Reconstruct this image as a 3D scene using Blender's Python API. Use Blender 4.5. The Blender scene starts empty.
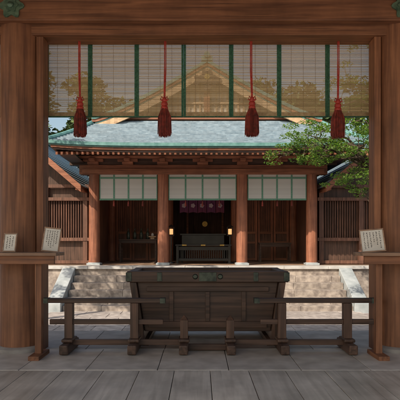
import bpy, math, random
from mathutils import Vector, Matrix
random.seed(7)
S=bpy.context.scene
COL=S.collection

# ------------------------------------------------------------------ materials
def newmat(name):
    m=bpy.data.materials.new(name); m.use_nodes=True
    nt=m.node_tree; b=nt.nodes['Principled BSDF']; return m,nt,b
def N(nt,t,**k):
    n=nt.nodes.new(t)
    for a,v in k.items(): setattr(n,a,v)
    return n
def ramp(nt,stops):
    r=N(nt,'ShaderNodeValToRGB'); e=r.color_ramp.elements
    while len(e)<len(stops): e.new(0.5)
    for i,(p,c) in enumerate(stops):
        e[i].position=p; e[i].color=(c[0],c[1],c[2],1)
    return r
def wood(name,dark,light,axis=0,rough=.55,fine=28,isl=.35,bump=.35,spec=.4,crack=.5):
    m,nt,b=newmat(name)
    tc=N(nt,'ShaderNodeTexCoord'); mp=N(nt,'ShaderNodeMapping'); mp2=N(nt,'ShaderNodeMapping')
    sc=[fine]*3; sc[axis]=1.3
    mp.inputs['Scale'].default_value=sc
    sc2=[fine*1.5]*3; sc2[axis]=.7
    mp2.inputs['Scale'].default_value=sc2; mp2.inputs['Location'].default_value=(3,7,5)
    geo=N(nt,'ShaderNodeNewGeometry')
    add=N(nt,'ShaderNodeVectorMath',operation='ADD')
    mul=N(nt,'ShaderNodeMath',operation='MULTIPLY'); mul.inputs[1].default_value=37
    nt.links.new(geo.outputs['Random Per Island'],mul.inputs[0])
    nt.links.new(tc.outputs['Object'],add.inputs[0]); nt.links.new(mul.outputs[0],add.inputs[1])
    nt.links.new(add.outputs[0],mp.inputs['Vector']); nt.links.new(add.outputs[0],mp2.inputs['Vector'])
    n1=N(nt,'ShaderNodeTexNoise'); n1.inputs['Scale'].default_value=1; n1.inputs['Detail'].default_value=7; n1.inputs['Distortion'].default_value=.5
    nt.links.new(mp.outputs[0],n1.inputs['Vector'])
    n3=N(nt,'ShaderNodeTexNoise'); n3.inputs['Scale'].default_value=1; n3.inputs['Detail'].default_value=3
    nt.links.new(mp2.outputs[0],n3.inputs['Vector'])
    n2=N(nt,'ShaderNodeTexNoise'); n2.inputs['Scale'].default_value=2.3; n2.inputs['Detail'].default_value=8; n2.inputs['Roughness'].default_value=.65
    nt.links.new(tc.outputs['Object'],n2.inputs['Vector'])
    r=ramp(nt,[(.3,dark),(.7,light)])
    nt.links.new(n1.outputs['Fac'],r.inputs[0])
    a=N(nt,'ShaderNodeMath',operation='MULTIPLY_ADD'); a.inputs[1].default_value=isl; a.inputs[2].default_value=1-isl/2
    nt.links.new(geo.outputs['Random Per Island'],a.inputs[0])
    c=N(nt,'ShaderNodeMath',operation='MULTIPLY_ADD'); c.inputs[1].default_value=1.3; c.inputs[2].default_value=.35
    nt.links.new(n2.outputs['Fac'],c.inputs[0])
    d=N(nt,'ShaderNodeMath',operation='MULTIPLY'); nt.links.new(a.outputs[0],d.inputs[0]); nt.links.new(c.outputs[0],d.inputs[1])
    ck=N(nt,'ShaderNodeMapRange'); ck.inputs['From Min'].default_value=.63; ck.inputs['From Max'].default_value=.70; ck.inputs['To Min'].default_value=1; ck.inputs['To Max'].default_value=1-crack
    nt.links.new(n3.outputs['Fac'],ck.inputs['Value'])
    e=N(nt,'ShaderNodeMath',operation='MULTIPLY'); nt.links.new(d.outputs[0],e.inputs[0]); nt.links.new(ck.outputs[0],e.inputs[1])
    v=N(nt,'ShaderNodeVectorMath',operation='SCALE'); nt.links.new(r.outputs[0],v.inputs[0]); nt.links.new(e.outputs[0],v.inputs['Scale'])
    nt.links.new(v.outputs[0],b.inputs['Base Color'])
    rr=N(nt,'ShaderNodeMapRange'); rr.inputs['To Min'].default_value=rough-.1; rr.inputs['To Max'].default_value=rough+.15
    nt.links.new(n2.outputs['Fac'],rr.inputs['Value']); nt.links.new(rr.outputs[0],b.inputs['Roughness'])
    b.inputs['Specular IOR Level'].default_value=spec
    h=N(nt,'ShaderNodeMath',operation='ADD'); nt.links.new(n1.outputs['Fac'],h.inputs[0]); nt.links.new(ck.outputs[0],h.inputs[1])
    bp=N(nt,'ShaderNodeBump'); bp.inputs['Strength'].default_value=bump; bp.inputs['Distance'].default_value=.004
    nt.links.new(h.outputs[0],bp.inputs['Height']); nt.links.new(bp.outputs[0],b.inputs['Normal'])
    return m
def noisy(name,dark,light,scale=6,rough=.8,bump=.3,isl=.0,metal=0,dist=.01,detail=8):
    m,nt,b=newmat(name)
    tc=N(nt,'ShaderNodeTexCoord'); n1=N(nt,'ShaderNodeTexNoise'); n1.inputs['Scale'].default_value=scale; n1.inputs['Detail'].default_value=detail
    nt.links.new(tc.outputs['Object'],n1.inputs['Vector'])
    r=ramp(nt,[(.32,dark),(.68,light)]); nt.links.new(n1.outputs['Fac'],r.inputs[0])
    geo=N(nt,'ShaderNodeNewGeometry')
    a=N(nt,'ShaderNodeMath',operation='MULTIPLY_ADD'); a.inputs[1].default_value=isl; a.inputs[2].default_value=1-isl/2
    nt.links.new(geo.outputs['Random Per Island'],a.inputs[0])
    v=N(nt,'ShaderNodeVectorMath',operation='SCALE'); nt.links.new(r.outputs[0],v.inputs[0]); nt.links.new(a.outputs[0],v.inputs['Scale'])
    nt.links.new(v.outputs[0],b.inputs['Base Color'])
    b.inputs['Roughness'].default_value=rough; b.inputs['Metallic'].default_value=metal
    bp=N(nt,'ShaderNodeBump'); bp.inputs['Strength'].default_value=bump; bp.inputs['Distance'].default_value=dist
    nt.links.new(n1.outputs['Fac'],bp.inputs['Height']); nt.links.new(bp.outputs[0],b.inputs['Normal'])
    return m
def translucent(name,c1,c2,trans=.5,isl=1,rough=.6,tint=None):
    m,nt,b=newmat(name)
    geo=N(nt,'ShaderNodeNewGeometry')
    r=ramp(nt,[(0,c1),(1,c2)]); nt.links.new(geo.outputs['Random Per Island'],r.inputs[0])
    nt.links.new(r.outputs[0],b.inputs['Base Color']); b.inputs['Roughness'].default_value=rough
    t=N(nt,'ShaderNodeBsdfTranslucent')
    if tint:
        mm=N(nt,'ShaderNodeVectorMath',operation='MULTIPLY'); mm.inputs[1].default_value=tint
        nt.links.new(r.outputs[0],mm.inputs[0]); nt.links.new(mm.outputs[0],t.inputs[0])
    else: nt.links.new(r.outputs[0],t.inputs[0])
    mx=N(nt,'ShaderNodeMixShader'); mx.inputs[0].default_value=trans
    nt.links.new(b.outputs[0],mx.inputs[1]); nt.links.new(t.outputs[0],mx.inputs[2])
    nt.links.new(mx.outputs[0],nt.nodes['Material Output'].inputs[0])
    return m
def emit(name,c,s):
    m,nt,b=newmat(name); b.inputs['Base Color'].default_value=(*c,1)
    b.inputs['Emission Color'].default_value=(*c,1); b.inputs['Emission Strength'].default_value=s
    return m

RD=(.125,.05,.026); RL=(.30,.128,.062)
WX=wood('red_wood_x',RD,RL,0); WY=wood('red_wood_y',RD,RL,1); WZ=wood('red_wood_z',RD,RL,2)
HX=wood('hall_wood_x',(.18,.066,.036),(.38,.155,.082),0); HZ=wood('hall_wood_z',(.19,.066,.037),(.40,.16,.088),2); HY=wood('hall_wood_y',(.18,.066,.036),(.36,.145,.077),1)
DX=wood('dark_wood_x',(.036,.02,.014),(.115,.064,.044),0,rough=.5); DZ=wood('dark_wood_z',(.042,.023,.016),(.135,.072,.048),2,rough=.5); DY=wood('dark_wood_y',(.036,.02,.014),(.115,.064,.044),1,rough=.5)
TAN=wood('gable_wood',(.45,.28,.15),(.66,.46,.28),0)
FL=wood('floor_wood',(.43,.385,.335),(.65,.595,.53),1,rough=.36,fine=18,isl=.22,spec=.5,crack=.22)
STONE=noisy('stone',(.22,.2,.19),(.42,.39,.36),5,.8,.4,isl=.3)
STEP=noisy('step_stone',(.19,.155,.135),(.46,.39,.33),7,.85,.5,isl=.25)
PAVE=noisy('paving_stone',(.40,.36,.32),(.58,.53,.48),6,.5,.3,isl=.25)
PAVEC=noisy('courtyard_stone',(.28,.24,.22),(.52,.46,.42),7,.8,.4,isl=.35)
GRAV=noisy('gravel',(.2,.165,.155),(.46,.38,.36),9,.9,.8,detail=12)
ROOF=noisy('roof_copper',(.16,.225,.27),(.27,.34,.385),9,.5,.3,isl=.28)
VERD=noisy('verdigris',(.08,.21,.19),(.17,.34,.31),8,.5,.2)
METG=noisy('metal_fitting',(.025,.032,.028),(.07,.085,.065),20,.4,.2,metal=.6)
BLACK=noisy('black_lacquer',(.012,.011,.011),(.03,.028,.026),4,.3,.1)
GREEN=noisy('green_brocade',(.015,.07,.04),(.05,.15,.085),60,.8,.2)
GREENL=noisy('pale_green_brocade',(.08,.22,.15),(.17,.36,.26),60,.8,.2)
WHITE=translucent('white_cloth',(.78,.78,.74),(.86,.86,.82),.3)
SLAT=translucent('bamboo_slat',(.66,.53,.31),(.88,.76,.53),.55,tint=(1.05,.98,.80))
BLBORD=noisy('blind_border',(.3,.2,.1),(.45,.33,.18),40,.7,.2)
RED=noisy('red_silk',(.28,.02,.015),(.5,.05,.03),40,.6,.3)
DRED=noisy('dark_red_silk',(.10,.018,.012),(.30,.04,.025),25,.7,.3,isl=.8)
SIGNW=noisy('sign_board',(.6,.56,.5),(.75,.72,.66),8,.6,.1)
INK=noisy('ink',(.02,.02,.02),(.06,.05,.05),30,.6,.1)
LAMP=emit('lantern_paper',(1,.5,.2),.9)
BARK=noisy('bark',(.05,.035,.025),(.14,.10,.07),12,.9,.8,dist=.03)
LEAF=translucent('leaf',(.06,.15,.025),(.23,.34,.06),.45,tint=(1.3,1.4,.7))
LEAFB=noisy('leaf_far',(.04,.08,.022),(.15,.19,.05),3,.7,0,isl=.8)
GLASS=noisy('bottle',(.02,.03,.02),(.05,.06,.04),5,.15,.0)
GOLD=noisy('gold',(.4,.25,.07),(.6,.4,.12),20,.35,.1,metal=.8)

# ------------------------------------------------------------------ mesh builder
class MB:
    def __init__(s): s.v=[]; s.f=[]
    def add(s,vs,fs):
        o=len(s.v); s.v+= [tuple(v) for v in vs]; s.f+=[tuple(i+o for i in f) for f in fs]; return s
    def box(s,x0,x1,y0,y1,z0,z1):
        return s.add([(x0,y0,z0),(x1,y0,z0),(x1,y1,z0),(x0,y1,z0),(x0,y0,z1),(x1,y0,z1),(x1,y1,z1),(x0,y1,z1)],
          [(0,3,2,1),(4,5,6,7),(0,1,5,4),(1,2,6,5),(2,3,7,6),(3,0,4,7)])
    def obox(s,c,size,rot):
        hx,hy,hz=[a/2 for a in size]; M=rot
        vs=[Vector(c)+M@Vector((sx*hx,sy*hy,sz*hz)) for sz in(-1,1) for sx,sy in((-1,-1),(1,-1),(1,1),(-1,1))]
        return s.add(vs,[(0,3,2,1),(4,5,6,7),(0,1,5,4),(1,2,6,5),(2,3,7,6),(3,0,4,7)])
    def beam(s,p0,p1,w,h):
        p0=Vector(p0);p1=Vector(p1); d=(p1-p0); L=d.length
        return s.obox((p0+p1)/2,(w,L,h),d.to_track_quat('Y','Z').to_matrix())
    def tube(s,pts,rs,n=12,cap=True):
        vs=[]; fs=[]
        pts=[Vector(p) for p in pts]
        for i,p in enumerate(pts):
            d=(pts[min(i+1,len(pts)-1)]-pts[max(i-1,0)])
            if d.length<1e-6: d=Vector((0,0,1))
            q=d.to_track_quat('Z','Y').to_matrix()
            for k in range(n):
                a=2*math.pi*k/n; vs.append(p+q@Vector((math.cos(a)*rs[i],math.sin(a)*rs[i],0)))
        for i in range(len(pts)-1):
            for k in range(n):
                fs.append((i*n+k,i*n+(k+1)%n,(i+1)*n+(k+1)%n,(i+1)*n+k))
        if cap:
            fs.append(tuple(range(n-1,-1,-1))); fs.append(tuple((len(pts)-1)*n+k for k in range(n)))
        return s.add(vs,fs)
    def lathe(s,c,prof,n=16):
        return s.tube([(c[0],c[1],c[2]+z) for r,z in prof],[r for r,z in prof],n)
    def build(s,name,mat,parent=None,bevel=0,smooth=False):
        me=bpy.data.meshes.new(name); me.from_pydata(s.v,[],s.f); me.update()
        me.materials.append(mat); o=bpy.data.objects.new(name,me); COL.objects.link(o)
        if parent: o.parent=parent
        if bevel:
            b=o.modifiers.new('bevel','BEVEL'); b.width=bevel; b.segments=2; b.limit_method='ANGLE'
        if smooth:
            for p in me.polygons: p.use_smooth=True
            try: me.set_sharp_from_angle(angle=math.radians(40))
            except Exception: pass
        return o
def E(name):
    o=bpy.data.objects.new(name,None); COL.objects.link(o); o.empty_display_size=.2; return o

GZ=-.78
# ------------------------------------------------------------------ ground
MB().box(-250,250,-120,400,GZ-.3,GZ).build('ground',GRAV)
b=MB()
y=6.75
while y<12.8:
    x=-3.6-random.random()*.4
    while x<4.0:
        w=.6+random.random()*.35
        b.box(x,min(x+w-.012,4.1),y,y+.56,GZ-.02,GZ+.03+random.random()*.004); x+=w
    y+=.572
b.build('courtyard_paving',PAVEC,bevel=.006)

# ------------------------------------------------------------------ gate floor
fl=E('gate_floor')
b=MB(); x=-7.0
while x<7:
    w=.285+random.random()*.05
    ys=[-4.0,-1.6+random.random()*1.5,4.18]
    for a,c in zip(ys[:-1],ys[1:]):
        b.box(x,x+w-.005,a,c-.004,-.06,random.random()*.0025)
    x+=w
b.build('planks',FL,fl,bevel=.003)
b=MB(); x=-7.2
while x<7:
    w=.5+random.random()*.12
    b.box(x,x+w-.006,4.19,4.99,-.1,.001+random.random()*.002); x+=w
x=-7
while x<7:
    w=.7+random.random()*.3
    b.box(x,x+w-.006,5.0,6.0,-.1,.001+random.random()*.002); x+=w
b.build('stone_slabs',PAVE,fl,bevel=.004)
MB().box(-7,7,-4,5.97,GZ-.05,-.105).build('base',STONE,fl)
b=MB()
for i in range(3): b.box(-2.3,2.4,6.001+.24*i,6.24+.24*i,GZ-.05,-.2*(i+1))
b.build('front_steps',STONE,fl,bevel=.01)

# ------------------------------------------------------------------ gate structure
gate=E('shrine_gate')
PX=[-5.6,-1.80,1.98,5.8]
b=MB()
for x in PX:
    b.tube([(x,5.02,.05),(x,5.02,3.9)],[.195,.19],32)
    if abs(x)>3: b.tube([(x,.5,.05),(x,.5,4.1)],[.195,.19],32)
b.build('pillars',WZ,gate,smooth=True)
b=MB()
for x in PX: b.tube([(x,5.02,-.01),(x,5.02,.035),(x,5.02,.05)],[.25,.25,.215],28)
b.build('pillar_bases',STONE,gate,smooth=True)
b=MB()
b.box(-7,7,4.78,4.86,3.19,3.455)
b.build('lintel_beam',WX,gate,bevel=.008)
MB().box(-7,7,4.80,5.2,3.53,3.80).build('upper_beam',WX,gate,bevel=.01)
MB().box(-7,7,4.83,5.17,3.457,3.528).build('shadow_board',DX,gate)
b=MB(); b.box(-7,7,4.90,5.15,3.10,3.30); b.build('head_rail',WX,gate,bevel=.006)
b=MB()
for x0,x1 in((-1.615,-1.545),(1.72,1.785)): b.box(x0,x1,4.93,5.1,.0,3.098)
b.build('jambs',WZ,gate,bevel=.005)
b=MB()
for x in(-1.80,1.95,-5.6,5.8):
    n=36
    for R,rr,y0,y1 in((.105,.02,4.762,4.778),(.06,.01,4.748,4.762)):
        ring=[(x+math.cos(2*math.pi*k/n)*(R+rr*math.cos(6*2*math.pi*k/n)),3.325+math.sin(2*math.pi*k/n)*(R+rr*math.cos(6*2*math.pi*k/n))) for k in range(n)]
        vs=[(p,y0,q) for p,q in ring]+[(p,y1,q) for p,q in ring]
        b.add(vs,[tuple(range(n))]+[(k,(k+1)%n,n+(k+1)%n,n+k) for k in range(n)])
    b.tube([(x,4.75,3.325),(x,4.735,3.325),(x,4.72,3.325)],[.032,.028,.008],14)
b.build('metal_flowers',noisy('green_metal',(.05,.10,.07),(.16,.24,.16),20,.45,.2,metal=.4),gate)
RY=-.5; RF=6.4
b=MB()
for dz in(0,.18):
    b.add([(-8,RY,3.9+dz),(8,RY,3.9+dz),(8,3.0,5.2+dz),(-8,3.0,5.2+dz),(-8,RF,3.9+dz),(8,RF,3.9+dz)],[(0,1,2,3),(3,2,5,4)])
b.box(-8,8,RY-.04,RY,3.88,4.1); b.box(-8,8,RF,RF+.04,3.88,4.1)
b.build('roof',DX,gate)
b=MB(); x=-7.9
while x<7.9:
    b.beam((x,3.0,5.14),(x,RF-.05,3.86),.06,.08); b.beam((x,RY+.05,3.86),(x,3.0,5.14),.06,.08); x+=.22
b.build('rafters',WY,gate)

# ------------------------------------------------------------------ blinds
xs=[-1.60,-1.145,-.66,-.17,.326,.826,1.33,1.80]
def blind(x0,x1,Y=5.22,zt=3.16,zb=2.37):
    g=E('bamboo_blind')
    b=MB(); z=zb+.05
    while z<zt:
        j=random.uniform(-.0008,.0008)
        b.box(x0,x1,Y-.002+j,Y+.002+j,z+j,z+.0056+j); z+=.0082
    b.build('slats',SLAT,g)
    b=MB()
    b.box(x0-.0,x0+.022,Y-.008,Y+.008,zb,zt); b.box(x1-.022,x1,Y-.008,Y+.008,zb,zt)
    b.build('green_edging',GREEN,g)
    b=MB(); n=3
    for i in range(1,n+1):
        xx=x0+(x1-x0)*i/(n+1); b.box(xx-.0015,xx+.0015,Y-.005,Y-.003,zb,zt)
    b.box(x0+.022,x1-.022,Y-.007,Y+.007,zb+.012,zb+.05)
    b.build('cords_and_hem',BLBORD,g)
    MB().box(x0+.022,x1-.022,Y-.008,Y+.008,zb,zb+.012).build('hem_edge',GREEN,g)
for a,c in zip(xs[:-1],xs[1:]): blind(a,c-.001)
for k in range(7): blind(-5.4+.49*k,-5.4+.49*(k+1)-.001); blind(2.19+.49*k,2.19+.49*(k+1)-.001)

# ------------------------------------------------------------------ tassels
def tassel(x,Y=5.06):
    g=E('silk_tassel')
    zt=3.1; zk=2.50+random.uniform(-.012,.012)
    dx=random.uniform(-.01,.01)
    b=MB(); b.tube([(x+.006,Y,zt),(x+.006,Y,2.8),(x+.004+dx,Y,zk)],[.006]*3,8); b.tube([(x-.007,Y,zt),(x-.007,Y,2.8),(x-.004+dx,Y,zk)],[.006]*3,8)
    b.build('cord',RED,g,smooth=True)
    b=MB(); b.lathe((x+dx,Y,zk-.05),[(.004,.07),(.02,.065),(.027,.045),(.022,.03),(.032,.02),(.034,0),(.026,-.012),(.034,-.02),(.036,-.04),(.03,-.05)],18)
    for s in(-1,1): b.tube([(x+dx,Y-.01,zk+.01),(x+dx+s*.03,Y-.012,zk+.028),(x+dx+s*.038,Y-.01,zk),(x+dx+s*.01,Y-.012,zk-.02)],[.007]*4,8)
    b.build('knot',RED,g,smooth=True)
    b=MB()
    for i in range(420):
        a=random.random()*6.283; r0=.03*math.sqrt(random.random()); r1=r0/.03*.07*random.uniform(.8,1.1)
        c,s_=math.cos(a),math.sin(a); L=random.uniform(.25,.29)
        p=[(x+dx+c*r0,Y+s_*r0,zk-.085),(x+dx+c*(r0*.4+r1*.75),Y+s_*(r0*.4+r1*.75),zk-.085-L*.35),(x+dx+c*r1,Y+s_*r1,zk-.085-L)]
        b.tube(p,[.003,.0032,.0022],4)
    b.build('fringe',DRED,g)
for x in(-1.22,-.352,.518,1.40): tassel(x)

# ------------------------------------------------------------------ offertory box
ob=E('offertory_box')
b=MB()
def trap(b,y0,y1,xt0,xt1,xb0,xb1,zt,zb):
    b.add([(xb0,y0,zb),(xb1,y0,zb),(xb1,y1,zb),(xb0,y1,zb),(xt0,y0,zt),(xt1,y0,zt),(xt1,y1,zt),(xt0,y1,zt)],
     [(0,3,2,1),(4,5,6,7),(0,1,5,4),(1,2,6,5),(2,3,7,6),(3,0,4,7)])
trap(b,5.26,5.29,-.66,.82,-.58,.74,.648,.13)
trap(b,5.84,5.87,-.66,.82,-.58,.74,.648,.13)
b.box(-.58,.74,5.29,5.84,.13,.16)
b.build('front_and_back_boards',DX,ob,bevel=.006)
b=MB()
for s,xt,xb in((-1,-.70,-.60),(1,.86,.76)):
    x0t,x1t=(xt-.035,xt+.035); x0b,x1b=(xb-.035,xb+.035)
    trap(b,5.21,5.92,x0t,x1t,x0b,x1b,.648,.0)
b.build('end_boards',DZ,ob,bevel=.006)
b=MB()
b.box(-.76,.92,5.19,5.285,.65,.765); b.box(-.76,.92,5.83,5.925,.65,.765)
b.box(-.76,-.67,5.286,5.829,.652,.762); b.box(.83,.92,5.286,5.829,.652,.762)
b.build('top_frame',DX,ob,bevel=.008)
b=MB()
for i in range(14):
    xx=-.62+i*.108; b.obox((xx,5.557,.69),(.05,.54,.05),Matrix.Rotation(math.radians(45),3,'Y'))
b.build('grille_bars',DY,ob)
b=MB(); b.box(-.56,.72,5.235,5.259,.55,.6); b.box(-.54,.70,5.235,5.259,.17,.235)
for xx in(-.3,.08,.46): b.box(xx-.022,xx+.022,5.24,5.259,.236,.549)
b.build('front_battens',DX,ob,bevel=.004)
b=MB()
for xx,w in((.08,.09),(-.74,.03),(.9,.03),(-.42,.025),(.58,.025)): b.box(xx-w,xx+w,5.183,5.192,.66,.755)
for xx in(-.05,.21): b.tube([(xx,5.188,.71),(xx,5.175,.71)],[.03,.02],14)
b.build('metal_fittings',METG,ob,bevel=.003)
b=MB(); b.box(-.64,-.53,5.15,5.97,-.0,.06) ; b.box(.69,.80,5.15,5.97,-.0,.06)
b.build('feet',DY,ob,bevel=.006)

# ------------------------------------------------------------------ low barriers
def barrier(px,rx0,rx1,short):
    g=E('wooden_barrier'); Y=4.9
    b=MB()
    for x in px:
        b.box(x-.04,x+.04,Y-.04,Y+.04,.062,.475)
    b.box(short-.038,short+.038,Y-.038,Y+.038,.062,.31)
    b.add([(short-.038,Y-.038,.311),(short+.038,Y-.038,.311),(short+.038,Y+.038,.311),(short-.038,Y+.038,.311),(short,Y,.36)],[(0,1,4),(1,2,4),(2,3,4),(3,0,4)])
    b.build('posts',DZ,g,bevel=.005)
    b=MB()
    for x in list(px)+[short]:
        b.obox((x,Y,.055),(.085,.44,.09),Matrix.Identity(3)); 
        b.box(x-.055,x+.055,Y-.1,Y+.1,.101,.135)
    b.build('feet',DY,g,bevel=.012)
    b=MB(); b.box(rx0,rx1,Y-.045,Y+.045,.477,.52); b.box(rx0+.06,rx1-.02,Y-.018,Y+.018,.265,.315)
    e0,e1=min(px[0],short),max(px[-1],short)
    b.box(e0-.03,e1+.03,Y-.02,Y+.02,.064,.118)
    b.build('rails',DX,g,bevel=.005)
    b=MB(); b.box(rx0-.002,rx0+.05,Y-.047,Y+.047,.475,.522); b.box(rx1-.05,rx1+.002,Y-.047,Y+.047,.475,.522)
    b.build('rail_end_caps',METG,g)
barrier((-1.28,-.64),-1.53,-.34,-.155)
barrier((.80,1.44),.53,1.72,.295)
MB().box(-.115,.255,4.86,4.9,.02,.075).build('threshold_beam',DX,bevel=.005)

# ------------------------------------------------------------------ shelves and signs
TANX=wood('shelf_wood',(.2,.115,.075),(.38,.24,.16),0)
def shelf(x0,x1,px):
    g=E('notice_shelf')
    b=MB(); b.box(x0,x1,4.52,4.80,.945,.975); b.build('top',TANX,g,bevel=.004)
    b=MB(); b.box(x0+.03,x1-.03,4.56,4.59,.87,.944); b.build('apron',WX,g,bevel=.003)
    b=MB()
    for p in px: b.box(p-.03,p+.03,4.63,4.69,.0,.944)
    b.build('legs',WZ,g,bevel=.004)
    b=MB(); 
    for p in px: b.box(p-.05,p+.05,4.5,4.82,.0,.04) 
    b.build('feet',WY,g,bevel=.004)
shelf(-3.1,-1.30,(-1.50,-2.95)); shelf(1.47,3.2,(1.66,3.05))
def sign(x,w,h,rz,nc,tilt=-14,roll=0):
    g=E('notice_sign')
    R=Matrix.Rotation(math.radians(rz),3,'Z')@Matrix.Rotation(math.radians(tilt),3,'X')@Matrix.Rotation(math.radians(roll),3,'Y')
    base=Vector((x,4.66,.977))
    def P(u,v,d): return base+R@Vector((u,d,v))
    MB().obox(P(0,h/2,0),(w,.012,h),R).build('board',SIGNW,g,bevel=.002)
    b=MB()
    for dx,dz,sx,sz in((0,h-.005,w+.01,.012),(0,.006,w+.01,.012),(-w/2,h/2,.01,h-.03),(w/2,h/2,.01,h-.03)):
        b.obox(P(dx,dz,-.004),(sx,.014,sz),R)
    b.build('frame',TANX,g)
    b=MB()
    for c in range(nc):
        u=-w/2+.02+(w-.04)*(c+.5)/nc; v=h-.03-random.random()*.01; ve=.035+random.choice([0,0,.05,.02])
        while v>ve:
            s=.010
            for k in range(5):
                a=random.choice([0,90,90,0,35,-40]); RR=R@Matrix.Rotation(math.radians(a),3,'Y')
                b.obox(P(u+random.uniform(-.4,.4)*s,v+random.uniform(-.5,.5)*s,-.0068-k*.0002),(random.uniform(.6,1.1)*s,.001,.0015),RR)
            v-=.017
    b.build('lettering',INK,g)
    MB().beam(P(0,h*.7,.012),(base.x,base.y+.13,.98),.015,.008).build('prop',WZ,g)
sign(-1.40,.15,.235,8,5,roll=6); sign(-1.78,.12,.18,-6,3); sign(1.62,.21,.22,-10,6,roll=-5)

# ------------------------------------------------------------------ hall platform and steps
pf=E('stone_platform')
MB().box(-7.5,7.8,14.35,24,GZ-.05,.255).build('core',STEP,pf)
b=MB(); x=-7.5
while x<7.8:
    w=1.2+random.random()*.4; b.box(x,min(x+w-.006,7.8),14.28,14.85,.258,.34); x+=w
b.build('coping',noisy('coping_stone',(.42,.40,.38),(.6,.58,.55),4,.7,.3,isl=.15),pf,bevel=.008)
MB().box(-7.5,7.8,14.855,24,.258,.335).build('floor',wood('hall_floor',(.22,.14,.09),(.38,.25,.17),0),pf)
st=E('stone_steps')
b=MB(); n=6; rise=(.258-GZ)/(n+0.0)
for i in range(n-1):
    y0=14.34-.29*(n-1-i); z1=GZ+rise*(i+1); x=-3.55
    while x<3.95:
        w=1.0+random.random()*.5; b.box(x,min(x+w-.005,3.95),y0,14.345,GZ-.05,z1-random.random()*.003); x+=w
b.build('treads',STEP,st,bevel=.014)
LST=noisy('pale_stone',(.30,.33,.34),(.46,.49,.50),5,.7,.3)
b=MB()
for x0,x1 in((-3.93,-3.56),(3.96,4.33)):
    ya,yb=12.75,14.27
    b.add([(x0,ya,GZ-.02),(x1,ya,GZ-.02),(x1,yb,GZ-.02),(x0,yb,GZ-.02),(x0,ya,GZ+.25),(x1,ya,GZ+.25),(x1,yb,.30),(x0,yb,.30)],
     [(0,3,2,1),(4,5,6,7),(0,1,5,4),(1,2,6,5),(2,3,7,6),(3,0,4,7)])
b.build('cheek_stones',LST,st,bevel=.015)

# ------------------------------------------------------------------ main hall
hall=E('shrine_hall')
CX=[-3.18,-1.11,1.26,3.36]
b=MB()
for x in CX:
    b.tube([(x,15.05,.42),(x,15.05,3.05)],[.168,.16],28)
    b.tube([(x,18,.34),(x,18,3.4)],[.15,.15],20)
b.build('columns',HZ,hall,smooth=True)
b=MB()
for x in CX: b.box(x-.2,x+.2,14.87,15.25,.34,.40); b.tube([(x,15.05,.40),(x,15.05,.42)],[.19,.18],24)
b.build('column_bases',LST,hall,bevel=.006)
b=MB(); b.box(-3.6,3.8,14.90,15.2,3.05,3.33); b.build('tie_beam',HX,hall,bevel=.01)
b=MB(); b.box(-3.5,3.7,14.84,14.9,3.07,3.2);  b.build('tie_beam_trim',HX,hall,bevel=.005)
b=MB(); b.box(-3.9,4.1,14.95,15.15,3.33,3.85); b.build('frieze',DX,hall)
b=MB()
for x in CX+[.08,-2.15,2.3]:
    b.box(x-.16,x+.16,14.8,14.949,3.335,3.42); b.box(x-.3,x+.3,14.82,14.949,3.42,3.50); b.box(x-.08,x+.08,14.6,14.82,3.42,3.50)
b.box(-3.85,4.05,14.7,14.8,3.502,3.58)
b.build('brackets',HX,hall,bevel=.008)

cx=.2
XO0,XO1,YO0,YO1=-3.95,4.35,12.95,21.0
XI0,XI1,YI0,YI1=-2.95,3.35,14.6,19.4
ZE,ZI=3.58,4.57
def skirt_pt(side,s,t,dz=0):
    x0=XO0+(XI0-XO0)*t;x1=XO1+(XI1-XO1)*t;y0=YO0+(YI0-YO0)*t;y1=YO1+(YI1-YO1)*t
    z=ZE+(ZI-ZE)*(.8*t+.2*t*t)+.09*abs(2*s-1)**4*(1-t)+dz
    if side==0: return (x0+(x1-x0)*s,y0,z)
    if side==1: return (x1,y0+(y1-y0)*s,z)
    if side==2: return (x1+(x0-x1)*s,y1,z)
    return (x0,y1+(y0-y1)*s,z)
b=MB(); R=17;SN=30
for side in range(4):
    for i in range(R):
        t0=i/R; t1=(i+1)/R
        for k in range(SN):
            o_=.5/SN if i%2 else 0
            s0,s1=max(0,k/SN-o_),((k+1)/SN-o_ if k<SN-1 else 1)
            j=random.uniform(0,.008)
            p=[skirt_pt(side,s0,t0,.036+j),skirt_pt(side,s1,t0,.036+j),skirt_pt(side,s1,t1,.004),skirt_pt(side,s0,t1,.004),skirt_pt(side,s0,t0,-.01),skirt_pt(side,s1,t0,-.01)]
            b.add(p,[(0,1,2,3),(4,5,1,0)])
b.build('skirt_roof',ROOF,hall)
b=MB()
for s,xi,xo in((0,XI0,XO0),(1,XI1,XO1)):
    p=[Vector(skirt_pt(0,s,t,.05)) for t in [0,.25,.5,.75,1]]
    b.tube(p,[.06]*5,8)
b.build('hip_ridges',VERD,hall,smooth=True)
def edge(name,mat,za,zb,inset):
    b=MB()
    for side in range(4):
        for k in range(SN):
            def Q(s,z,ins=inset):
                x,y,zz=skirt_pt(side,s,0,z)
                x=cx+(x-cx)*(1-ins/4.1); y=17+(y-17)*(1-ins/4.0); return (x,y,zz)
            s0,s1=k/SN,(k+1)/SN
            b.add([Q(s0,za),Q(s1,za),Q(s1,zb),Q(s0,zb),Q(s0,za,inset+.4),Q(s1,za,inset+.4)],[(0,1,2,3),(4,5,1,0)])
    b.build(name,mat,hall)
edge('eave_copper',VERD,-.055,.03,-.012)
edge('eave_copper_lower',VERD,-.09,-.06,.03)
edge('eave_board',HX,-.15,-.09,.06)
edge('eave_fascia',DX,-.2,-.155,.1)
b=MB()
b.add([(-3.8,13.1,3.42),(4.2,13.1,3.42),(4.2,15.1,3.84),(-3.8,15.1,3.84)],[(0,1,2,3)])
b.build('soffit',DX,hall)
b=MB(); x=-3.75
while x<4.2: b.beam((x,13.07,3.36),(x,15.0,3.77),.055,.07); x+=.135
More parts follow.
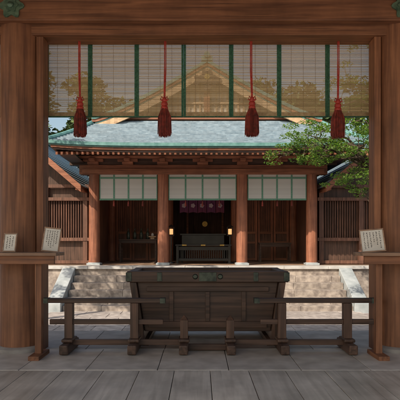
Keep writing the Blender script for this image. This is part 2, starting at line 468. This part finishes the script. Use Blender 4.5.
b.build('rafters',HY,hall)
Hh=1.62; U=3.2
def gz(u): return ZI-.02+Hh*(max(0,1-u))**1.22
YG0,YG1=14.3,19.7
b=MB(); NR=26
for s in(-1,1):
    for i in range(NR):
        u0=1.03-i*1.03/NR; u1=1.03-(i+1)*1.03/NR
        z0=gz(u0)+.09;z1=gz(u1)+.07
        xa,xb=cx+s*U*u0,cx+s*U*u1
        b.add([(xa,YG0,z0),(xa,YG1,z0),(xb,YG1,z1),(xb,YG0,z1),(xa,YG0,z0-.03),(xa,YG1,z0-.03)],[(0,1,2,3),(4,5,1,0)])
b.build('upper_roof',ROOF,hall)
def gstrip(name,mat,y0,y1,zo0,zo1,umax=1.03,flare=0):
    b=MB(); n=30
    for s in(-1,1):
        for i in range(n):
            u0=umax*i/n;u1=umax*(i+1)/n
            f0=flare*u0;f1=flare*u1
            vs=[]
            for u,f in((u0,f0),(u1,f1)):
                x=cx+s*U*u
                for y in(y0,y1):
                    for zo in(zo0-f,zo1): vs.append((x,y,gz(u)+zo))
            b.add(vs,[(0,1,5,4),(2,6,7,3),(1,3,7,5),(0,4,6,2)])
    return b.build(name,mat,hall)
gstrip('gable_copper_edge',VERD,YG0-.03,YG0+.02,.0,.10)
gstrip('gable_layer',HX,YG0-.005,YG0+.3,-.08,.0)
gstrip('bargeboard',TAN,YG0+.03,YG0+.1,-.34,-.08,1.0,-.02)
gstrip('bargeboard_lower_trim',VERD,YG0+.02,YG0+.03,-.12,-.09,1.0)
b=MB(); x=cx-2.6
while x<cx+2.6:
    u=abs(x-cx)/U; zt=gz(u)-.2
    if zt>ZI+.12: b.box(x-.022,x+.022,14.66,14.7,ZI-.05,zt)
    x+=.16
for z in(4.75,5.1,5.45):
    w=[u for u in [i/100 for i in range(100)] if gz(u)-.25>z]
    if w: b.box(cx-U*w[-1],cx+U*w[-1],14.63,14.66,z-.03,z+.03)
b.build('gable_lattice',TAN,hall)
b=MB(); n=20
vs=[(cx+U*(k/n*2-1),14.72,gz(abs(k/n*2-1))-.06) for k in range(n+1)]+[(cx-U,14.72,ZI-.1),(cx+U,14.72,ZI-.1)]
b.add(vs,[tuple([n+1]+list(range(n+1))+[n+2])]); b.build('gable_wall',noisy('plaster',(.66,.60,.50),(.76,.72,.62),4),hall)
b=MB(); b.box(cx-2.5,cx+2.5,14.5,14.64,ZI+.02,ZI+.17); b.box(cx-.09,cx+.09,14.55,14.64,4.75,5.9)
b.build('gable_beam',HX,hall,bevel=.01)
def lobes(b,x,z,R,n,amp,y0,y1,m=48,sx=1):
    ring=[(x+sx*math.cos(2*math.pi*k/m)*(R*(1+amp*math.cos(n*2*math.pi*k/m))),z+math.sin(2*math.pi*k/m)*(R*(1+amp*math.cos(n*2*math.pi*k/m)))) for k in range(m)]
    b.add([(p,y0,q) for p,q in ring]+[(p,y1,q) for p,q in ring],[tuple(range(m))]+[(k,(k+1)%m,m+(k+1)%m,m+k) for k in range(m)])
b=MB(); za=gz(0)
lobes(b,cx,za-.42,.2,6,.18,YG0-.02,YG0+.04); lobes(b,cx-.25,za-.5,.13,3,.3,YG0-.0,YG0+.04); lobes(b,cx+.25,za-.5,.13,3,.3,YG0-.0,YG0+.04); lobes(b,cx,za-.68,.1,3,.25,YG0,YG0+.04)
b.build('gable_pendant',DX,hall)
b=MB(); lobes(b,cx,za-.42,.08,8,.1,YG0-.05,YG0-.02); b.build('gable_boss',GOLD,hall)
b=MB(); b.box(cx-.16,cx+.16,YG0-.05,YG1+.05,za+.03,za+.17); b.tube([(cx,YG0-.1,za+.2),(cx,YG1+.1,za+.2)],[.09,.09],14)
b.build('ridge',VERD,hall,bevel=.01)

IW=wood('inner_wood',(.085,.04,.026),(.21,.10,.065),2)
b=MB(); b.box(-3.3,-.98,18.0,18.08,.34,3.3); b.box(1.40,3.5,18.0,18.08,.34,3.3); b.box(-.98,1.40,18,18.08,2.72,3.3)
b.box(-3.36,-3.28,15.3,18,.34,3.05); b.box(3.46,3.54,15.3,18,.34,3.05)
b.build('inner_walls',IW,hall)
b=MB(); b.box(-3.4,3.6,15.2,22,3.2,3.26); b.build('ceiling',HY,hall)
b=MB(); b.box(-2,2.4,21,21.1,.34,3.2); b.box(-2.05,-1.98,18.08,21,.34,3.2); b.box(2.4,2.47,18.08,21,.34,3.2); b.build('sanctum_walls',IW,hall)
def doors(b1,b2,x0,x1,n,y,z0,z1):
    w=(x1-x0)/n
    for i in range(n):
        a=x0+i*w+.015;c=x0+(i+1)*w-.015
        b1.box(a,a+.07,y-.05,y-.003,z0,z1); b1.box(c-.07,c,y-.05,y-.003,z0,z1)
        for z in(z0,z0+.6,z0+.95,z1-.08): b2.box(a+.071,c-.071,y-.045,y-.003,z,z+.08)
        x=a+.12
        while x<c-.09:
            b1.box(x-.012,x+.012,y-.035,y-.003,z0+1.03,z1-.08); x+=.065
b1=MB();b2=MB()
doors(b1,b2,-3.02,-1.27,3,18,.36,2.6); doors(b1,b2,1.5,3.2,3,18,.36,2.6)
b1.box(-1.12,-.98,17.93,18,.34,2.75); b1.box(1.4,1.54,17.93,18,.34,2.75)
b1.build('door_stiles',HZ,hall); b2.box(-3.0,3.2,17.92,17.99,2.62,2.74); b2.build('door_rails',HX,hall)
b=MB(); b.box(-.6,1.0,20,20.5,.36,1.0); b.box(-.4,.8,20.2,20.7,1.0,1.35)
for xx in(-.5,.9): b.box(xx-.04,xx+.04,19.9,19.98,.36,2.6)
b.build('altar_tiers',HX,hall,bevel=.01)
b=MB(); lobes(b,.2,1.75,.11,8,.05,20.6,20.64); b.lathe((-.3,20.1,1.0),[(.06,0),(.02,.03),(.02,.2),(.06,.25)],12); b.lathe((.7,20.1,1.0),[(.06,0),(.02,.03),(.02,.2),(.06,.25)],12)
b.build('altar_fittings',GOLD,hall)

def curtain(x0,x1):
    g=E('white_hanging_blind'); zt,zb,Y=3.045,2.30,15.0
    b=MB(); z=zb
    while z<zt:
        b.box(x0,x1,Y-.004,Y+.004,z,z+.017); z+=.0185
    b.build('cloth',WHITE,g)
    b=MB(); n=4
    w=(x1-x0)/n
    for i in range(n+1):
        xx=x0+w*i; b.box(max(x0,xx-.024),min(x1,xx+.024),Y-.011,Y-.005,zb,zt)
    b.box(x0,x1,Y-.014,Y-.0115,zb-.02,zb+.03); b.box(x0,x1,Y-.014,Y-.0115,zt-.12,zt-.07)
    b.build('green_bands',GREENL,g)
    b=MB()
    for i in range(1,n):
        xx=x0+w*i; b.tube([(xx,Y-.03,zb-.0),(xx,Y-.03,zb-.06)],[.008,.008],6); b.lathe((xx,Y-.03,zb-.2),[(.02,0),(.03,.01),(.02,.12),(.008,.15)],8)
    b.build('tassels',DRED,g)
for a,c in zip(CX[:-1],CX[1:]): curtain(a+.17,c-.17)

g=E('shrine_crest_curtain')
b=MB();b2=MB()
for i in range(5):
    x0=-.72+i*.32
    n=8; vs=[]
    for k in range(n+1):
        xx=x0+.3*k/n; yy=17.8+.02*math.sin(k*1.5)
        vs+=[(xx,yy,2.56),(xx,yy,2.05+.03*math.sin(k/n*math.pi))]
    b.add(vs,[(2*k,2*k+1,2*k+3,2*k+2) for k in range(n)])
    lobes(b2,x0+.15,2.31,.075,5,.12,17.74,17.77)
    b2.box(x0,x0+.3,17.76,17.772,2.51,2.57)
b.build('cloth',translucent('crest_cloth',(.32,.07,.13),(.26,.09,.24),.3),g); b2.build('crests',noisy('crest_pale',(.5,.38,.42),(.6,.48,.52),9),g)

g=E('offering_stand')
b=MB(); b.box(-.78,1.0,15.9,16.45,.9,.95); b.box(-.70,.92,15.98,16.4,.42,.5); b.box(-.70,.92,15.98,16.02,.76,.88)
x=-.68
while x<.92: b.box(x-.012,x+.012,15.99,16.02,.5,.76); x+=.07
for xx in(-.72,.94):
    for yy in(15.95,16.38): b.box(xx-.035,xx+.035,yy-.035,yy+.035,.335,.9)
b.build('table',BLACK,g,bevel=.006)
b=MB(); b.box(-.6,.8,16.6,16.66,.95,1.25); b.box(-.66,.86,16.56,16.7,1.25,1.3)
for xx in(-.6,.8): b.box(xx-.03,xx+.03,16.6,16.66,.335,.95)
b.build('rear_rail',BLACK,g,bevel=.004)
b=MB()
for xx in(-.5,.1,.7): b.box(xx-.07,xx+.07,15.892,15.9,.905,.945)
b.build('gold_fittings',GOLD,g)

for x in(-.93,.97):
    g=E('paper_lantern'); y=16.2
    b=MB(); b.tube([(x,y,.34),(x,y,.37)],[.13,.12],16); b.tube([(x,y,.37),(x,y,1.22)],[.018,.018],8); b.box(x-.09,x+.09,y-.09,y+.09,1.22,1.24)
    for sx in(-1,1):
        for sy in(-1,1): b.box(x+sx*.085-.007,x+sx*.085+.007,y+sy*.085-.007,y+sy*.085+.007,1.24,1.5)
    b.add([(x-.12,y-.12,1.5),(x+.12,y-.12,1.5),(x+.12,y+.12,1.5),(x-.12,y+.12,1.5),(x,y,1.6)],[(0,1,4),(1,2,4),(2,3,4),(3,0,4),(3,2,1,0)])
    b.build('frame',BLACK,g)
    MB().box(x-.055,x+.055,y-.055,y+.055,1.27,1.45).build('shade',LAMP,g,bevel=.01)

def table(x0,x1,y,z):
    g=E('wooden_table')
    b=MB(); b.box(x0,x1,y,y+.45,z-.04,z)
    for xx in(x0+.05,x1-.05):
        for yy in(y+.04,y+.41): b.box(xx-.025,xx+.025,yy-.025,yy+.025,.335,z-.04)
    b.box(x0+.08,x1-.08,y+.02,y+.05,z-.14,z-.042)
    b.build('table_frame',DX,g,bevel=.004)
table(-2.75,-1.45,16.9,1.12); table(2.0,3.1,16.9,1.0)
for i in range(4):
    x=-2.45+i*.22; o=MB().lathe((x,17.1,1.12),[(.055,0),(.06,.02),(.06,.2),(.05,.24),(.02,.29),(.018,.36),(.022,.37)],14).build('sake_bottle',GLASS,smooth=True)
g=E('offering_tray'); b=MB(); b.box(-1.75,-1.5,17.0,17.25,1.19,1.22); b.box(-1.69,-1.56,17.06,17.19,1.12,1.19); b.build('stand',TAN,g); MB().lathe((-1.625,17.12,1.22),[(.03,0),(.05,.03),(.04,.08),(.02,.11)],12).build('jar',SIGNW,g,smooth=True)

# ------------------------------------------------------------------ side wings
def wing(sg,xin):
    g=E('side_building')
    X=lambda d: xin+sg*d
    def bx(b,d0,d1,y0,y1,z0,z1):
        a,c=sorted((X(d0),X(d1))); b.box(a,c,y0,y1,z0,z1)
    Y0,Y1=14.35,20.5; sl=.86; ze=2.66; dr=2.3
    b=MB(); bx(b,.05,4.3,15.55,15.62,.34,2.7)
    zt=lambda d: ze+sl*d-.1 if d<dr else ze+sl*(2*dr-d)-.1
    b.add([(X(.1),15.58,2.7),(X(dr),15.58,zt(dr)),(X(4.3),15.58,2.7)],[(0,1,2)])
    b.build('front_boards',DZ,g)
    b=MB(); bx(b,.02,.1,15.62,20.3,.34,2.75); bx(b,4.3,4.38,15.5,20.3,.34,2.75); b.build('side_boards',DZ,g)
    b=MB()
    for d in(.12,1.35,2.75,4.2): bx(b,d-.07,d+.07,15.4,15.549,.34,2.75)
    d=.27
    while d<4.1:
        bx(b,d-.014,d+.014,15.48,15.549,1.16,2.3); d+=.075
    b.build('lattice_posts',IW,g,bevel=.003)
    b=MB()
    for z in(.36,1.06,2.3,2.7): bx(b,.0,4.35,15.38,15.47,z,z+.1)
    b.build('lattice_rails',IW,g,bevel=.003)
    b=MB(); n=14
    for side in(0,1):
        for i in range(n):
            d0=i*dr/n;d1=(i+1)*dr/n; z0=ze+sl*d0+.03; z1=ze+sl*d1
            e0,e1=(d0,d1) if side==0 else (2*dr-d0,2*dr-d1)
            b.add([(X(e0),Y0,z0),(X(e0),Y1,z0),(X(e1),Y1,z1),(X(e1),Y0,z1),(X(e0),Y0,z0-.04),(X(e0),Y1,z0-.04)],[(0,1,2,3),(0,1,5,4)])
    b.build('roof',ROOF,g)
    b=MB()
    for a,c in((0,dr),(2*dr,dr)):
        y=Y0+.02
        p0=(X(a),y,ze-.08);p1=(X(c),y,ze+sl*dr-.08)
        v=[(p0[0],y-.04,p0[2]-.11),(p1[0],y-.04,p1[2]-.11),(p1[0],y-.04,p1[2]+.09),(p0[0],y-.04,p0[2]+.09)]
        v+=[(q[0],y+.04,q[2]) for q in v]
        b.add(v,[(0,1,2,3),(7,6,5,4),(0,4,5,1),(3,2,6,7),(0,3,7,4),(1,5,6,2)])
    b.build('rake_boards',HX,g)
    b=MB()
    for a,c in((0.02,dr),(2*dr-.02,dr)):
        b.add([(X(a),Y0+.08,ze-.06),(X(a),Y1,ze-.06),(X(c),Y1,ze+sl*dr-.07),(X(c),Y0+.08,ze+sl*dr-.07)],[(0,1,2,3)])
    b.build('soffit',DY,g)
    b=MB(); 
    for d in(.12,1.2,2.3,3.4,4.2): bx(b,d-.06,d+.06,Y0+.1,15.5,zt(d)-.12,zt(d)-.0)
    b.build('purlins',HY,g)
    b=MB(); bx(b,dr-.12,dr+.12,Y0-.03,Y1,ze+sl*dr-.02,ze+sl*dr+.14); b.build('ridge',VERD,g,bevel=.02)
wing(-1,-3.42); wing(1,3.62)

# ------------------------------------------------------------------ trees
def leafmesh(pads,size,dens=1):
    vs=[];fs=[]
    for (c,r,n) in pads:
        for i in range(int(n*dens)):
            while True:
                p=Vector((random.uniform(-1,1),random.uniform(-1,1),random.uniform(-1,1)))
                if p.length<1: break
            if p.length>1e-3: p=p.normalized()*(p.length**.6)
            q=Vector((c[0]+p.x*r[0],c[1]+p.y*r[1],c[2]+p.z*r[2]))
            s=size*random.uniform(.6,1.3)
            a=Vector((random.gauss(0,1),random.gauss(0,1),random.gauss(0,.5))).normalized()
            bb=a.cross(Vector((random.gauss(0,.6),random.gauss(0,.6),1))).normalized()
            o=len(vs)
            vs+=[q-a*s*.5,q+bb*s*.24,q+a*s*.5,q-bb*s*.24]; fs.append((o,o+1,o+2,o+3))
    return vs,fs
def maple(trunk,centers,lo=50,hi=110,size=.062):
    tree=E('maple_tree'); b=MB()
    b.tube(trunk,[.17,.14,.12,.1,.07,.02],14)
    pads=[]
    for c in centers:
        c=Vector(c)
        k=min(range(len(trunk)),key=lambda i:abs(trunk[i].z-(c.z-.35)) + (5 if i==0 else 0))
        s0=trunk[k]; mid=(s0+c)/2+Vector((0,0,.18+random.random()*.1))
        b.tube([s0,mid,c],[.045,.028,.01],7)
        for j in range(9):
            e=c+Vector((random.gauss(0,.29),random.gauss(0,.3),random.gauss(0,.13)))
            b.tube([mid.lerp(c,random.uniform(.4,1)),(c+e)/2+Vector((0,0,.03)),e],[.012,.008,.003],5)
            pads.append((e,(random.uniform(.12,.24),random.uniform(.12,.24),random.uniform(.04,.08)),random.randint(lo,hi)))
    b.build('trunk_and_branches',BARK,tree,smooth=True)
    v,f=leafmesh(pads,size); m=MB(); m.v=[tuple(q) for q in v]; m.f=f; m.build('foliage',LEAF,tree)
T0=Vector((4.0,10.6,GZ))
maple([T0,T0+Vector((-.05,0,1.2)),T0+Vector((-.2,-.1,2.3)),T0+Vector((-.25,0,3.3)),T0+Vector((-.1,.1,4.6)),T0+Vector((.1,.1,5.8))],
 [(3.3,10.3,3.55),(3.0,10.6,3.2),(2.55,10.4,3.0),(2.15,10.2,2.98),(1.8,10.3,2.88),(2.95,10.2,2.75),(3.4,10.5,2.55),(3.55,10.2,2.95),(2.6,10.8,3.5),(3.3,10.9,2.25),(2.9,10.7,3.9),(3.6,10.4,4.1),(3.2,10.9,4.5),(4.0,10.5,4.9),(4.6,10.6,4.2),(4.7,10.7,3.4),(4.3,10.1,3.7),(4.1,11,5.6),(3.5,9.9,3.3),(2.5,10.7,3.25),(3.2,10.1,2.95),(3.45,10.1,2.4),(2.3,10.4,2.75)],45,95,.06)
T0=Vector((-6.0,9.2,GZ))  # out-of-view tree, added to cast dappled shade on the hall steps
cs=[]
for i in range(26):
    a=random.random()*6.28; r=random.uniform(.4,2.2); cs.append((-5.3+math.cos(a)*r,9.3+math.sin(a)*r*.7,random.uniform(3.6,6.4)))
maple([T0,T0+Vector((.05,0,1.2)),T0+Vector((.2,-.1,2.3)),T0+Vector((.35,0,3.3)),T0+Vector((.5,.1,4.6)),T0+Vector((.6,.1,6))],cs,35,70,.09)

bt=E('background_trees')
b=MB(); pads=[]
for (x,y,h) in [(-13,24,10),(-9,26,10.5),(-5.5,25,9.5),(-2,27,9.5),(1.5,27,10),(5,26,9.6),(8.5,25,10),(12,26,11),(16,24,11),(-17,27,11),(-8.8,22,8.5),(-11,17,7),(10.5,20,8),(12,15,7),(20,27,12),(-7.5,31,12),(0,32,11.5),(7,31,11.5),(-3.8,30,11),(3.6,30,11)]:
    b.tube([(x,y,GZ),(x+.2,y,h*.4),(x,y,h*.9)],[.3,.22,.05],8)
    for i in range(34):
        t=random.uniform(.2,1); a=random.random()*6.283; rr=(1.15-t)*h*.27*random.uniform(.4,1.1)+.3
        c=Vector((x+math.cos(a)*rr,y+math.sin(a)*rr,GZ+h*t))
        b.tube([(x,y,c.z-.6),c],[.06,.02],4)
        pads.append((c,(random.uniform(.6,1.1),random.uniform(.6,1.1),random.uniform(.3,.6)),125))
b.build('trunks',BARK,bt)
v,f=leafmesh(pads,.34); m=MB(); m.v=[tuple(q) for q in v]; m.f=f; m.build('foliage',LEAFB,bt)

# ------------------------------------------------------------------ light, sky, camera
W=bpy.data.worlds.new('World'); S.world=W; W.use_nodes=True
nt=W.node_tree; bg=nt.nodes['Background']; sky=nt.nodes.new('ShaderNodeTexSky'); sky.sky_type='NISHITA'; sky.sun_disc=False
d=Vector((-.5,-.6,.66)).normalized()
sky.sun_elevation=math.asin(d.z); sky.sun_rotation=math.atan2(d.x,d.y)
sky.air_density=1.4; sky.dust_density=2.5; sky.ozone_density=.5
nt.links.new(sky.outputs[0],bg.inputs[0]); bg.inputs[1].default_value=.15
L=bpy.data.lights.new('sun','SUN'); L.energy=5.0; L.angle=math.radians(.5); L.color=(1,.89,.74)
o=bpy.data.objects.new('sun',L); COL.objects.link(o); o.rotation_euler=d.to_track_quat('Z','Y').to_euler()
cam=bpy.data.cameras.new('camera'); cam.lens=45; cam.sensor_width=36; cam.shift_y=.1; cam.clip_end=1000
co=bpy.data.objects.new('camera',cam); COL.objects.link(co); co.location=(0,0,1.09); co.rotation_euler=(math.radians(90),0,0)
S.camera=co
S.view_settings.view_transform='Standard'; S.view_settings.look='None'; S.view_settings.exposure=0
